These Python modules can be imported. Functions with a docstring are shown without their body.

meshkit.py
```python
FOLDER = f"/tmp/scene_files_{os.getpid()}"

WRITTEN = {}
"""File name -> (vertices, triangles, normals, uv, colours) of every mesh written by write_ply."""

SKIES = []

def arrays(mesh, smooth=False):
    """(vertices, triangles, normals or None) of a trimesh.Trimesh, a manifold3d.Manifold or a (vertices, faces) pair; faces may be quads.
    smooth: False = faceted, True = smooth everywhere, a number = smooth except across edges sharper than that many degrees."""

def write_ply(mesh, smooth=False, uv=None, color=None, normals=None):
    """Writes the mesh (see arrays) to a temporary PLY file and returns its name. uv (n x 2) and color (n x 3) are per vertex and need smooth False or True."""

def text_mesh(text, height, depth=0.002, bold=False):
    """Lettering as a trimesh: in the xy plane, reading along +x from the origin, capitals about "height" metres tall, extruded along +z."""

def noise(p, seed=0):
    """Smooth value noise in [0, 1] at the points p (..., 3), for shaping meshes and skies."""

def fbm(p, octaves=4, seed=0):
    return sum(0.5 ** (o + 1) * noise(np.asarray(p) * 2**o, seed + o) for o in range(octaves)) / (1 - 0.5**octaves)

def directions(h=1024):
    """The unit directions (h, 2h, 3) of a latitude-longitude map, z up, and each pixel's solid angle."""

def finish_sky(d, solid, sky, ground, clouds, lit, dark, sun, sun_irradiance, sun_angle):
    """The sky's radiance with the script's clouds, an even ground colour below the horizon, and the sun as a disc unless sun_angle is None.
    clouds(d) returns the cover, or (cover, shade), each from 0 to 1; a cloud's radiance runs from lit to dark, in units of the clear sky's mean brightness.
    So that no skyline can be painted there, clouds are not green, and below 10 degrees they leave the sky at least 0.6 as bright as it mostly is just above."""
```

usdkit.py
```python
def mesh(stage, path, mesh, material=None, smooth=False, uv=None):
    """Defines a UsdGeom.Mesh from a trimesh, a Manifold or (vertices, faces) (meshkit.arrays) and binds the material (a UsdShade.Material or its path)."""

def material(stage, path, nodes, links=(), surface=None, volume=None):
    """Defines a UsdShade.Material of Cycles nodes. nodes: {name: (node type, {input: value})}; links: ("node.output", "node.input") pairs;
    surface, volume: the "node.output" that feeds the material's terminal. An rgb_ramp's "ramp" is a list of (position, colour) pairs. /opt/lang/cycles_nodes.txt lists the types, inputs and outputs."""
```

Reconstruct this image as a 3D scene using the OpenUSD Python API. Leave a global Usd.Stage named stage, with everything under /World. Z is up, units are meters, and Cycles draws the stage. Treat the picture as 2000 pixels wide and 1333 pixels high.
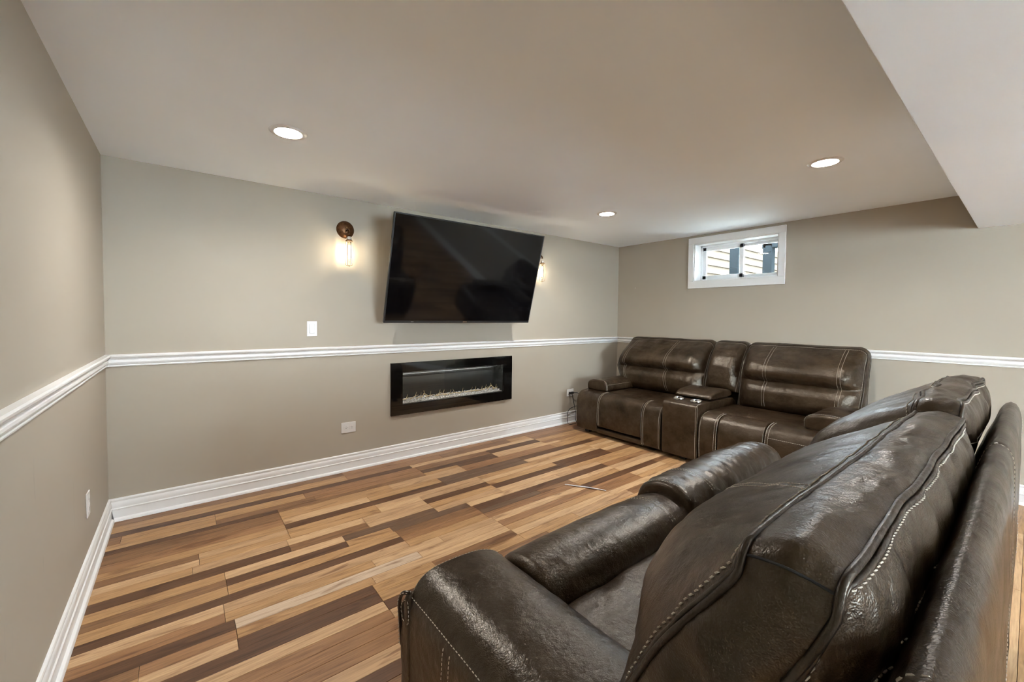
import math, random
import numpy as np, trimesh, manifold3d as m3
from scipy.interpolate import PchipInterpolator
import usdkit, meshkit
from pxr import Usd, UsdGeom, UsdLux, UsdShade, Gf, Sdf

rng = random.Random(7)
stage = Usd.Stage.CreateInMemory()
UsdGeom.SetStageUpAxis(stage, "Z"); UsdGeom.SetStageMetersPerUnit(stage, 1.0)
world = UsdGeom.Xform.Define(stage, "/World"); stage.SetDefaultPrim(world.GetPrim())
UsdGeom.Scope.Define(stage, "/World/Looks")

# ------------------------------------------------------------------ camera
F_PX, U0, V0 = 805.277, 981.845, 646.698
cam = UsdGeom.Camera.Define(stage, "/World/camera")
AP = 36.0
cam.CreateHorizontalApertureAttr(AP); cam.CreateVerticalApertureAttr(AP * 1333 / 2000)
cam.CreateFocalLengthAttr(AP * F_PX / 2000)
cam.CreateHorizontalApertureOffsetAttr((1000 - U0) * AP / 2000)
cam.CreateVerticalApertureOffsetAttr(-(666.5 - V0) * AP / 2000)
cam.CreateClippingRangeAttr(Gf.Vec2f(0.03, 200))
RT, UP, FW = (0.79020, -0.61278, 0.00915), (0.01356, 0.03241, 0.99938), (0.61269, 0.78959, -0.03391)
CP = (0.3787, -3.4782, 1.2950)
cam.AddTransformOp().Set(Gf.Matrix4d(*RT, 0, *UP, 0, *[-c for c in FW], 0, *CP, 1))
cam.CreateExposureAttr(1.40)

# ------------------------------------------------------------------ sky and lamp strengths
SKY_COLOR, SKY_POWER = (0.76, 0.88, 1.0), 6.5
LAMP, LAMP_COLOR = 320.0, (1.0, 0.99, 0.98)
SCONCE, SCONCE_COLOR = 110.0, (1.0, 0.90, 0.72)
dome = UsdLux.DomeLight.Define(stage, "/World/sky")
dome.CreateColorAttr(Gf.Vec3f(*SKY_COLOR)); dome.CreateIntensityAttr(SKY_POWER)

# ------------------------------------------------------------------ helpers
used = {}
def pathname(name, parent):
    base = parent.GetPath().pathString if parent is not None else "/World"
    k = used.get((base, name), 0); used[(base, name)] = k + 1
    return "%s/%s" % (base, name if k == 0 else "%s_%03d" % (name, k))
def tag(p, label=None, cat=None, group=None, kind=None):
    p = p.GetPrim() if hasattr(p, "GetPrim") else p
    for k, v in (("label", label), ("category", cat), ("group", group), ("kind", kind)):
        if v: p.SetCustomDataByKey(k, v)
    return p
def obj(name, mesh, mat, parent=None, smooth=False, label=None, kind=None):
    m = usdkit.mesh(stage, pathname(name, parent), mesh, mat, smooth)
    p = m.GetPrim()
    if label or kind: tag(p, label, kind=kind)
    return p
def thing(name, label, cat, loc=(0, 0, 0), rotz=0.0, group=None, kind=None):
    x = UsdGeom.Xform.Define(stage, pathname(name, None))
    x.AddTranslateOp().Set(Gf.Vec3d(*map(float, loc)))
    if rotz: x.AddRotateZOp().Set(float(rotz))
    tag(x, label, cat, group, kind)
    return x.GetPrim()
def struct(name, mesh, mat, smooth=False, label=None):
    return tag(obj(name, mesh, mat, None, smooth), label, kind="structure")
def cat(*ms): return trimesh.util.concatenate([to_tm(m) for m in ms])
def to_tm(m):
    if isinstance(m, trimesh.Trimesh): return m
    v, f, _ = meshkit.arrays(m); return trimesh.Trimesh(v, f, process=False)
def box(a, b):
    a, b = np.minimum(a, b), np.maximum(a, b)
    t = trimesh.creation.box(b - a); t.apply_translation((a + b) / 2); return t
def rbox(a, b, r=0.004, seg=10):
    a, b = np.minimum(a, b).astype(float), np.maximum(a, b).astype(float)
    s = m3.Manifold.sphere(r, seg)
    pts = [s.translate((x, y, z)) for x in (a[0] + r, b[0] - r) for y in (a[1] + r, b[1] - r) for z in (a[2] + r, b[2] - r)]
    return to_tm(m3.Manifold.batch_hull(pts))
def lathe(profile, seg=40):
    return trimesh.creation.revolve(np.array(profile, float), sections=seg)
def xf(m, R=None, t=None):
    m = m.copy(); T = np.eye(4)
    if R is not None: T[:3, :3] = R
    if t is not None: T[:3, 3] = t
    m.apply_transform(T); return m
def rot(axis, deg): return trimesh.transformations.rotation_matrix(math.radians(deg), axis)[:3, :3]
def tube(pts, r, seg=8, closed=False):
    pts = np.asarray(pts, float); n = len(pts)
    if closed: tg = np.roll(pts, -1, 0) - np.roll(pts, 1, 0)
    else: tg = np.gradient(pts, axis=0)
    tg /= np.maximum(np.linalg.norm(tg, axis=1, keepdims=True), 1e-9)
    ref = np.array([0, 0, 1.0]) if abs(tg[0][2]) < 0.9 else np.array([1.0, 0, 0])
    a = np.cross(tg[0], ref); a /= np.linalg.norm(a); A = [a]
    for i in range(1, n):
        a = A[-1] - tg[i] * (A[-1] @ tg[i]); a /= max(np.linalg.norm(a), 1e-9); A.append(a)
    A = np.array(A); B = np.cross(tg, A)
    th = np.arange(seg) / seg * 2 * np.pi
    r = np.broadcast_to(np.asarray(r, float), (n,))[:, None, None]
    V = pts[:, None] + r * (np.cos(th)[None, :, None] * A[:, None] + np.sin(th)[None, :, None] * B[:, None])
    idx = np.arange(n * seg).reshape(n, seg); f = []
    for i in range(n if closed else n - 1):
        p, q = idx[i], idx[(i + 1) % n]
        f += [np.stack([p, np.roll(p, -1), np.roll(q, -1)], 1), np.stack([p, np.roll(q, -1), q], 1)]
    V = V.reshape(-1, 3)
    if not closed:
        c0, c1 = len(V), len(V) + 1; V = np.vstack([V, pts[0], pts[-1]])
        f += [np.stack([np.full(seg, c0), np.roll(idx[0], -1), idx[0]], 1), np.stack([np.full(seg, c1), idx[-1], np.roll(idx[-1], -1)], 1)]
    t = trimesh.Trimesh(V, np.vstack(f), process=False)
    if t.volume < 0: t.invert()
    return t
def smooth_path(pts, n=60):
    pts = np.asarray(pts, float)
    d = np.r_[0, np.cumsum(np.linalg.norm(np.diff(pts, axis=0), axis=1))]
    return PchipInterpolator(d, pts)(np.linspace(0, d[-1], n))
def resample(pts, n, closed=False):
    pts = np.asarray(pts, float)
    if closed: pts = np.vstack([pts, pts[:1]])
    d = np.r_[0, np.cumsum(np.linalg.norm(np.diff(pts, axis=0), axis=1))]
    t = np.linspace(0, d[-1], n + 1)[:-1] if closed else np.linspace(0, d[-1], n)
    return np.stack([np.interp(t, d, pts[:, k]) for k in range(pts.shape[1])], 1)
def extrude_profile(poly, a, b, axis):
    """poly: (out, z) points, extruded between a and b along axis; out direction given by function."""
    from shapely.geometry import Polygon
    return trimesh.creation.extrude_polygon(Polygon(poly), b - a, engine="earcut")

# ------------------------------------------------------------------ materials
def mat(name, nodes, links=(), surface="p.BSDF"):
    return usdkit.material(stage, "/World/Looks/" + name, nodes, links, surface=surface)
def plain(name, col, rough=0.5, metal=0.0, **kw):
    return mat(name, {"p": ("principled_bsdf", dict(base_color=col, roughness=rough, metallic=metal, **kw))})
def paint(name, col, rough=0.55, bump=0.04, scale=160, vary=0.03, spec=0.35):
    c = np.array(col)
    return mat(name, {"g": ("geometry", {}), "n": ("noise_texture", {"scale": scale, "detail": 3.0}),
                      "n2": ("noise_texture", {"scale": 1.1, "detail": 4.0}),
                      "r": ("rgb_ramp", {"ramp": [(0.25, tuple(c * (1 - vary))), (0.75, tuple(c * (1 + vary)))]}),
                      "b": ("bump", {"strength": bump, "distance": 0.002}),
                      "p": ("principled_bsdf", dict(roughness=rough, specular_ior_level=spec))},
               [("g.position", "n.vector"), ("g.position", "n2.vector"), ("n2.fac", "r.fac"), ("r.color", "p.base_color"),
                ("n.fac", "b.height"), ("b.normal", "p.normal")])
WALL = paint("wall_paint", (0.400, 0.351, 0.280), 0.6, 0.05, 220)
SCUFF = mat("scuffed_wall_paint", {"g": ("geometry", {}), "n": ("noise_texture", {"scale": 220.0, "detail": 3.0}),
    "m": ("mapping", {"scale": (1.0, 26.0, 3.4)}), "n2": ("noise_texture", {"scale": 1.0, "detail": 3.0, "roughness": 0.6}),
    "sx": ("separate_xyz", {}), "zr": ("map_range", {"from_min": 0.92, "from_max": 0.80, "to_min": 0.0, "to_max": 1.0, "clamp": True}),
    "r": ("rgb_ramp", {"ramp": [(0.0, (1, 1, 1)), (0.66, (1, 1, 1)), (0.75, (0, 0, 0)), (1.0, (0, 0, 0))]}), "mm": ("mix", {"mix_type": "mix", "color1": (0.400, 0.351, 0.280), "color2": (0.27, 0.245, 0.21)}),
    "i": ("invert", {"fac": 1.0}), "k": ("math", {"math_type": "multiply"}), "k2": ("math", {"math_type": "multiply", "value2": 0.45}),
    "b": ("bump", {"strength": 0.05, "distance": 0.002}), "p": ("principled_bsdf", dict(roughness=0.6, specular_ior_level=0.35))},
    [("g.position", "n.vector"), ("g.position", "m.vector"), ("m.vector", "n2.vector"), ("g.position", "sx.vector"), ("sx.z", "zr.value"), ("n2.fac", "r.fac"), ("r.color", "i.color"),
     ("i.color", "k.value1"), ("zr.result", "k.value2"), ("k.value", "k2.value1"), ("k2.value", "mm.fac"), ("mm.color", "p.base_color"), ("n.fac", "b.height"), ("b.normal", "p.normal")])
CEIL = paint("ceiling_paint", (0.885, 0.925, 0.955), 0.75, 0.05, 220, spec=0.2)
TRIM = paint("trim_paint", (0.80, 0.79, 0.77), 0.32, 0.01, 90, 0.01, 0.5)
PLASTIC = plain("white_plastic", (0.70, 0.68, 0.65), 0.3)
VINYL = plain("window_vinyl", (0.85, 0.87, 0.88), 0.35)
DARK = plain("dark_gap", (0.012, 0.011, 0.010), 0.8)
BLACKP = plain("black_plastic", (0.010, 0.010, 0.011), 0.35)
SCREEN = plain("tv_screen", (0.0025, 0.0025, 0.003), 0.06, specular_ior_level=0.38)
GLASSFRAME = plain("black_glass", (0.003, 0.003, 0.003), 0.04, specular_ior_level=0.5)
STEEL = plain("mount_steel", (0.03, 0.03, 0.03), 0.45, 0.6)
CHROME = plain("chrome", (0.80, 0.80, 0.80), 0.14, 1.0)
SILVER = plain("grey_metal", (0.25, 0.25, 0.26), 0.35, 1.0)
BRONZE = mat("oil_rubbed_bronze", {"g": ("geometry", {}), "n": ("noise_texture", {"scale": 60.0, "detail": 3.0}),
             "r": ("rgb_ramp", {"ramp": [(0.3, (0.075, 0.034, 0.016)), (0.7, (0.15, 0.07, 0.03))]}),
             "p": ("principled_bsdf", dict(metallic=0.85, roughness=0.36))},
             [("g.position", "n.vector"), ("n.fac", "r.fac"), ("r.color", "p.base_color")])
BRASS = plain("aged_brass", (0.33, 0.20, 0.08), 0.35, 0.9)
PORCELAIN = plain("socket_shell", (0.55, 0.50, 0.45), 0.3, 0.4)
PANE = mat("window_glass", {"f": ("fresnel", {"IOR": 1.45}), "t": ("transparent_bsdf", {"color": (0.97, 0.985, 0.98)}),
           "s": ("glossy_bsdf", {"color": (1, 1, 1), "roughness": 0.0}), "m": ("mix_closure", {})},
           [("f.fac", "m.fac"), ("t.BSDF", "m.closure1"), ("s.BSDF", "m.closure2")], "m.closure")
BULBGLASS = mat("bulb_glass", {"f": ("fresnel", {"IOR": 1.3}), "t": ("transparent_bsdf", {"color": (1.0, 0.95, 0.85)}),
           "s": ("glossy_bsdf", {"color": (1, 1, 1), "roughness": 0.02}), "m": ("mix_closure", {})},
           [("f.fac", "m.fac"), ("t.BSDF", "m.closure1"), ("s.BSDF", "m.closure2")], "m.closure")
FIREGLASS = mat("smoked_glass", {"f": ("fresnel", {"IOR": 1.28}), "t": ("transparent_bsdf", {"color": (0.93, 0.93, 0.93)}),
           "s": ("glossy_bsdf", {"color": (1, 1, 1), "roughness": 0.01}), "m": ("mix_closure", {})},
           [("f.fac", "m.fac"), ("t.BSDF", "m.closure1"), ("s.BSDF", "m.closure2")], "m.closure")
LENS = mat("lamp_lens", {"e": ("emission", {"color": LAMP_COLOR, "strength": LAMP})}, surface="e.emission")
FILAMENT = mat("filament_glow", {"e": ("emission", {"color": SCONCE_COLOR, "strength": SCONCE})}, surface="e.emission")
THREAD = plain("thread", (0.50, 0.45, 0.38), 0.7)
def leather(name, c0, c1, grain=400.0, bump=0.42, rough=(0.22, 0.35)):
    return mat(name, {"g": ("geometry", {}),
        "v": ("voronoi_texture", {"scale": grain, "feature": "f1", "randomness": 1.0}),
        "v2": ("voronoi_texture", {"scale": grain * 0.62, "feature": "distance_to_edge", "randomness": 1.0}),
        "n": ("noise_texture", {"scale": 5.0, "detail": 5.0, "roughness": 0.6}),
        "nw": ("noise_texture", {"scale": 34.0, "detail": 4.0, "roughness": 0.55}),
        "c": ("rgb_ramp", {"ramp": [(0.30, c0), (0.72, c1)]}),
        "rr": ("map_range", {"from_min": 0.3, "from_max": 0.7, "to_min": rough[0], "to_max": rough[1]}),
        "m1": ("math", {"math_type": "multiply", "value2": 0.55}), "m2": ("math", {"math_type": "multiply_add", "value2": 0.9}),
        "m3": ("math", {"math_type": "add"}),
        "b": ("bump", {"strength": bump, "distance": 0.0011}),
        "b2": ("bump", {"strength": 0.40, "distance": 0.009}),
        "p": ("principled_bsdf", dict(specular_ior_level=0.55, specular_tint=(1.0, 0.87, 0.70)))},
        [("g.position", "v.vector"), ("g.position", "v2.vector"), ("g.position", "n.vector"), ("g.position", "nw.vector"),
         ("n.fac", "c.fac"), ("c.color", "p.base_color"), ("n.fac", "rr.value"), ("rr.result", "p.roughness"),
         ("v.distance", "m1.value1"), ("v2.distance", "m2.value1"), ("m1.value", "m2.value3"),
         ("m2.value", "b.height"), ("nw.fac", "b2.height"), ("b2.normal", "b.normal"), ("b.normal", "p.normal")])
LEATHER = leather("brown_leather", (0.0155, 0.0088, 0.0046), (0.041, 0.0240, 0.0122))
PIPING = leather("dark_leather_piping", (0.013, 0.0085, 0.006), (0.022, 0.015, 0.011), 300, 0.2)

WOOD_TONES = {  # linear tones of the floor strips
    "D": ((0.052, 0.022, 0.0095), (0.128, 0.058, 0.026)),
    "E": ((0.070, 0.037, 0.020), (0.165, 0.092, 0.052)),
    "B": ((0.115, 0.052, 0.021), (0.260, 0.132, 0.058)),
    "R": ((0.150, 0.066, 0.026), (0.330, 0.168, 0.074)),
    "T": ((0.225, 0.112, 0.044), (0.475, 0.275, 0.122)),
    "P": ((0.245, 0.134, 0.062), (0.510, 0.315, 0.165)),
    "L": ((0.320, 0.180, 0.084), (0.590, 0.380, 0.205)),
    "G": ((0.360, 0.245, 0.155), (0.580, 0.435, 0.310))}
def wood(name, lo, hi):
    lo, hi = np.array(lo), np.array(hi)
    return mat(name, {"g": ("geometry", {}), "o": ("object_info", {}),
        "off": ("vector_math", {"math_type": "scale", "vector1": (37.0, 91.0, 53.0)}),
        "ad": ("vector_math", {"math_type": "add"}),
        "m": ("mapping", {"scale": (2.2, 30.0, 1.0)}), "mf": ("mapping", {"scale": (9.0, 150.0, 1.0)}), "mk": ("mapping", {"scale": (3.2, 15.0, 1.0)}),
        "n": ("noise_texture", {"scale": 1.0, "detail": 7.0, "roughness": 0.68, "distortion": 1.4}),
        "nf": ("noise_texture", {"scale": 1.0, "detail": 2.0, "roughness": 0.5}),
        "nk": ("noise_texture", {"scale": 1.0, "detail": 3.0, "roughness": 0.55, "distortion": 0.6}),
        "mx": ("mix_float", {"fac": 0.38}),
        "r": ("rgb_ramp", {"ramp": [(0.34, tuple(lo)), (0.47, tuple(lo * .45 + hi * .55)), (0.62, tuple(hi))]}),
        "kr": ("rgb_ramp", {"ramp": [(0.0, (0.40, 0.33, 0.28)), (0.30, (0.56, 0.47, 0.41)), (0.40, (1, 1, 1)), (1.0, (1, 1, 1))]}),
        "mul": ("mix", {"mix_type": "multiply", "fac": 1.0}),
        "b": ("bump", {"strength": 0.12, "distance": 0.001}),
        "p": ("principled_bsdf", dict(roughness=0.40, specular_ior_level=0.42))},
        [("o.random", "off.scale"), ("g.position", "ad.vector1"), ("off.vector", "ad.vector2"), ("ad.vector", "m.vector"), ("ad.vector", "mf.vector"), ("ad.vector", "mk.vector"),
         ("m.vector", "n.vector"), ("mf.vector", "nf.vector"), ("mk.vector", "nk.vector"), ("n.fac", "mx.a"), ("nf.fac", "mx.b"), ("mx.result", "r.fac"),
         ("nk.fac", "kr.fac"), ("r.color", "mul.color1"), ("kr.color", "mul.color2"), ("mul.color", "p.base_color"), ("nf.fac", "b.height"), ("b.normal", "p.normal")])
WOOD = {k: wood("plank_tone_" + n, *v) for (k, v), n in zip(WOOD_TONES.items(), ("dark", "umber", "brown", "russet", "tan", "pale", "light", "ash"))}

# ------------------------------------------------------------------ room dimensions
W, H, YB = 5.057, 2.25, -7.6          # width along the screen wall, ceiling height, far end behind the camera
FX0, FX1, FZ0, FZ1 = 1.822, 3.193, 0.405, 0.875       # fireplace outer
OX0, OX1, OZ0, OZ1 = 1.931, 3.085, 0.493, 0.787       # fireplace opening
WY0, WY1, WZ0, WZ1 = -1.905, -1.045, 1.720, 2.152     # window opening in the right wall
SOF_Y0, SOF_Y1, SOF_Z = -4.35, -3.199, 1.985          # dropped soffit

# ------------------------------------------------------------------ walls, ceiling, soffit
def wall_with_hole(a, b, hole_a, hole_b, axis):
    """A thick wall between opposite corners a, b with one rectangular hole through its thin axis (0 = x, 1 = y)."""
    o = 1 - axis; parts = []
    def part(o0, o1, z0, z1):
        p, q = list(a), list(b); p[o], q[o], p[2], q[2] = o0, o1, z0, z1; parts.append(box(p, q))
    lo, hi = min(a[o], b[o]), max(a[o], b[o]); h0, h1 = hole_a[0], hole_b[0]; z0, z1 = hole_a[1], hole_b[1]
    part(lo, h0, a[2], b[2]); part(h1, hi, a[2], b[2]); part(h0, h1, a[2], z0); part(h0, h1, z1, b[2])
    return cat(*parts)
T = 0.22
struct("wall_back", wall_with_hole((-T, 0, 0), (W + T, T, H), (OX0 - 0.03, OZ0 - 0.03), (OX1 + 0.03, OZ1 + 0.03), 1), WALL, label="greige wall with the television and the fireplace")
DW = ((-6.3, 0.80), (-5.4, 2.02))     # windows behind the camera: one in the left wall, one in the far wall
FW2 = ((1.0, 0.80), (3.3, 2.02))
struct("wall_left", wall_with_hole((-T, YB, 0), (0, 0, H), DW[0], DW[1], 0), SCUFF)
struct("wall_right", wall_with_hole((W, YB, 0), (W + T, 0, H), (WY0, WZ0), (WY1, WZ1), 0), WALL, label="greige wall with the small high window")
struct("wall_front", wall_with_hole((-T, YB - T, 0), (W + T, YB, H), FW2[0], FW2[1], 1), WALL)
CANS = [(0.828, -1.055), (3.466, -2.670), (3.460, -1.047)] + [(x, yy) for x in (0.83, 3.46) for yy in (-6.1,)]
slab_ = m3.Manifold.cube((W + 2 * T, T - YB + T, 0.2)).translate((-T, YB - T, H))
for cx, cy in CANS: slab_ -= m3.Manifold.cylinder(0.036, 0.067, 0.067, 40).translate((cx, cy, H - 0.001))
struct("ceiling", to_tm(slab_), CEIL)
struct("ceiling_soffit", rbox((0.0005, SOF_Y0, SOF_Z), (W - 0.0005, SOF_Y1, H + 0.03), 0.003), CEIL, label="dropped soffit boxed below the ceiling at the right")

# mouldings: profiles of (out, z)
RAIL = [(0, .966), (.008, .966), (.010, .972), (.007, .976), (.013, .982), (.017, .992), (.016, 1.001), (.011, 1.008), (.012, 1.014), (.022, 1.019), (.028, 1.026), (.029, 1.034), (.024, 1.040), (0, 1.041)]
BASE = [(0, 0), (.028, 0), (.0275, .008), (.024, .015), (.017, .019), (.014, .021), (.014, .070), (.0165, .073), (.0165, .078), (.012, .082), (.0125, .090), (.0135, .104), (.011, .114), (.008, .120), (.0095, .126), (.0105, .133), (.008, .139), (0, .141)]
def run(profile, p, q, n, ext0=0.0, ext1=0.0):
    """Sweeps a profile from p to q along a wall whose room side faces n; mitred by running into the corner."""
    p, q, n = np.array(p, float), np.array(q, float), np.array(n, float)
    pr = np.array(profile, float); L = np.linalg.norm(q - p); t = (q - p) / L
    k = len(pr); V = []
    for o, z in pr: V.append(p + n * o + t * o * ext0 + np.array([0, 0, z]))
    for o, z in pr: V.append(q + n * o - t * o * ext1 + np.array([0, 0, z]))
    f = []
    for i in range(k):
        j = (i + 1) % k; f += [[i, j, k + j], [i, k + j, k + i]]
    from shapely.geometry import Polygon
    tri = trimesh.creation.triangulate_polygon(Polygon(pr), engine="earcut")[1] if False else None
    c = len(V); V += [np.mean(V[:k], 0), np.mean(V[k:2 * k], 0)]
    for i in range(k):
        j = (i + 1) % k; f += [[c, j, i], [c + 1, k + i, k + j]]
    m = trimesh.Trimesh(np.array(V), np.array(f), process=False)
    if m.volume < 0: m.invert()
    return m
for nm, prof in (("trim", RAIL), ("baseboard", BASE)):
    for side, p, q, n, e0, e1 in (("back", (0, 0, 0), (W, 0, 0), (0, -1, 0), 1, 1), ("left", (0, YB, 0), (0, 0, 0), (1, 0, 0), 0, 1), ("right", (W, YB, 0), (W, 0, 0), (-1, 0, 0), 0, 1)):
        label = ("white moulded chair rail" if nm == "trim" else "tall white baseboard with shoe moulding") + {"back": " under the television", "left": " on the left wall", "right": " on the window wall"}[side]
        name = "baseboard_" + side if nm == "baseboard" else "trim_%d" % (1 + ("back", "left", "right").index(side))
        struct(name, run(prof, p, q, n, e0, e1), TRIM, 25, label)

# ------------------------------------------------------------------ floor: strips of laminate laid along x
floor = thing("floor", "striped laminate wood floor", None, kind="structure")
obj("subfloor", box((-T, YB - T, -0.12), (W + T, T, -0.006)), DARK, floor)
ROWS = [  # y of the far edge, then pieces (x where the piece starts, tone)
 (-.005, [(0, "B"), (1.392, "R"), (2.9, "B")]), (-.105, [(0, "T"), (1.392, "R"), (2.25, "B"), (3.05, "T"), (3.31, "R")]),
 (-.205, [(0, "D"), (1.91, "L"), (3.31, "B"), (4.3, "T")]), (-.270, [(0, "B"), (.082, "T"), (.525, "T"), (1.05, "R"), (1.93, "B"), (2.67, "D"), (3.31, "T")]),
 (-.365, [(0, "T"), (.525, "B"), (1.10, "R"), (1.93, "D"), (2.67, "L"), (3.31, "R"), (4.0, "T")]), (-.432, [(0, "D"), (.857, "B"), (1.93, "T"), (2.25, "D"), (2.67, "L"), (3.5, "T")]),
 (-.484, [(0, "B"), (.857, "T"), (1.6, "P"), (2.25, "R"), (3.31, "T")]), (-.598, [(0, "R"), (.857, "L"), (1.40, "T"), (1.965, "E"), (2.80, "D"), (3.787, "B")]),
 (-.680, [(0, "T"), (.857, "D"), (1.965, "E"), (2.80, "L"), (3.6, "T")]), (-.752, [(0, "B"), (.430, "P"), (.857, "T"), (1.397, "P"), (2.24, "T"), (2.8, "T"), (3.6, "L")]),
 (-.816, [(0, "L"), (.430, "T"), (.857, "T"), (1.397, "L"), (1.70, "P"), (2.24, "L"), (3.62, "T")]), (-.880, [(0, "T"), (.400, "P"), (.832, "L"), (1.267, "P"), (1.697, "D"), (2.235, "T"), (2.96, "D"), (3.63, "L")]),
 (-.952, [(0, "D"), (.832, "B"), (1.267, "P"), (1.70, "T"), (2.237, "D"), (3.62, "B")]), (-1.028, [(0, "T"), (.526, "L"), (1.10, "E"), (1.70, "P"), (2.24, "L"), (3.0, "T")]),
 (-1.098, [(0, "B"), (.528, "D"), (1.10, "T"), (1.362, "E"), (1.917, "L"), (2.79, "P"), (3.31, "T")]), (-1.163, [(0, "T"), (.528, "T"), (1.37, "B"), (1.927, "D"), (3.30, "R"), (4.0, "D")]),
 (-1.238, [(0, "D"), (1.372, "R"), (1.927, "E"), (2.45, "B"), (2.79, "L"), (3.3, "P")]), (-1.298, [(0, "L"), (.504, "P"), (1.372, "T"), (1.92, "R"), (2.79, "T"), (3.3, "L")]),
 (-1.368, [(0, "R"), (.504, "T"), (1.15, "L"), (1.55, "P"), (1.934, "L"), (2.786, "D"), (3.745, "B")]), (-1.436, [(0, "D"), (.535, "G"), (1.38, "L"), (1.935, "R"), (2.836, "R"), (3.318, "L"), (3.775, "T")]),
 (-1.505, [(0, "B"), (.236, "R"), (.535, "T"), (1.10, "L"), (1.938, "T"), (2.85, "R"), (3.32, "T")]), (-1.568, [(0, "T"), (.237, "L"), (.533, "D"), (1.08, "T"), (1.40, "B"), (1.938, "L"), (2.86, "L"), (3.7, "P")]),
 (-1.634, [(0, "D"), (1.080, "T"), (1.94, "T"), (2.4, "P"), (3.0, "B")]), (-1.708, [(0, "L"), (1.080, "D"), (1.50, "B"), (2.1, "T")]),
 (-1.776, [(0, "R"), (1.082, "P"), (1.6, "T"), (2.3, "L")]), (-1.836, [(0, "T"), (.45, "R"), (1.1, "B"), (1.7, "T"), (2.7, "E")]),
 (-1.902, [(0, "B"), (.5, "R"), (1.2, "L"), (2.0, "T")]), (-1.975, [(0, "L"), (.66, "P"), (1.4, "T"), (2.4, "R")]),
 (-2.048, [(0, "T"), (.55, "D"), (1.3, "B"), (2.2, "L")])]
y = -2.115
while y > YB - 0.1:
    wd = rng.choice((0.06, 0.067, 0.072)); x = -rng.uniform(0, 0.8); ps = [(0, rng.choice("DBRTTPLTEL"))]
    while x < W:
        x += rng.uniform(0.35, 1.35)
        if 0.1 < x < W - 0.1: ps.append((x, rng.choice("DBRTTPLTEL")))
    ROWS.append((y, ps)); y -= wd
ROWS.append((y, None))
planks = []
for (y1, ps), (y0, _) in zip(ROWS[:-1], ROWS[1:]):
    for i, (x0, tone) in enumerate(ps):
        x1 = ps[i + 1][0] if i + 1 < len(ps) else W
        g = 0.0006; dz = -0.0004 * rng.random()
        a, b = np.array((x0 + g, y0 + g, -0.006)), np.array((x1 - g, y1 - g, dz))
        c = 0.0012                                           # eased edges
        m = trimesh.Trimesh(*[np.array(q) for q in ([(a[0], a[1], a[2]), (b[0], a[1], a[2]), (b[0], b[1], a[2]), (a[0], b[1], a[2]),
            (a[0], a[1], b[2] - c), (b[0], a[1], b[2] - c), (b[0], b[1], b[2] - c), (a[0], b[1], b[2] - c),
            (a[0] + c * .6, a[1] + c * .6, b[2]), (b[0] - c * .6, a[1] + c * .6, b[2]), (b[0] - c * .6, b[1] - c * .6, b[2]), (a[0] + c * .6, b[1] - c * .6, b[2])],
            [q for k0, k1 in ((0, 4), (4, 8)) for i0 in range(4) for q in ((k0 + i0, k0 + (i0 + 1) % 4, k1 + (i0 + 1) % 4), (k0 + i0, k1 + (i0 + 1) % 4, k1 + i0))] + [(8, 9, 10), (8, 10, 11), (2, 1, 0), (3, 2, 0)])], process=False)
        planks.append((y1, tone, m))
for y1, tone, m in planks[:285]:
    obj("plank", m, WOOD[tone], floor)
rest = {}
for y1, tone, m in planks[285:]: rest.setdefault(tone, []).append(m)
for tone, ms in rest.items(): obj("plank_field", cat(*ms), WOOD[tone], floor, kind="stuff")

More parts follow.
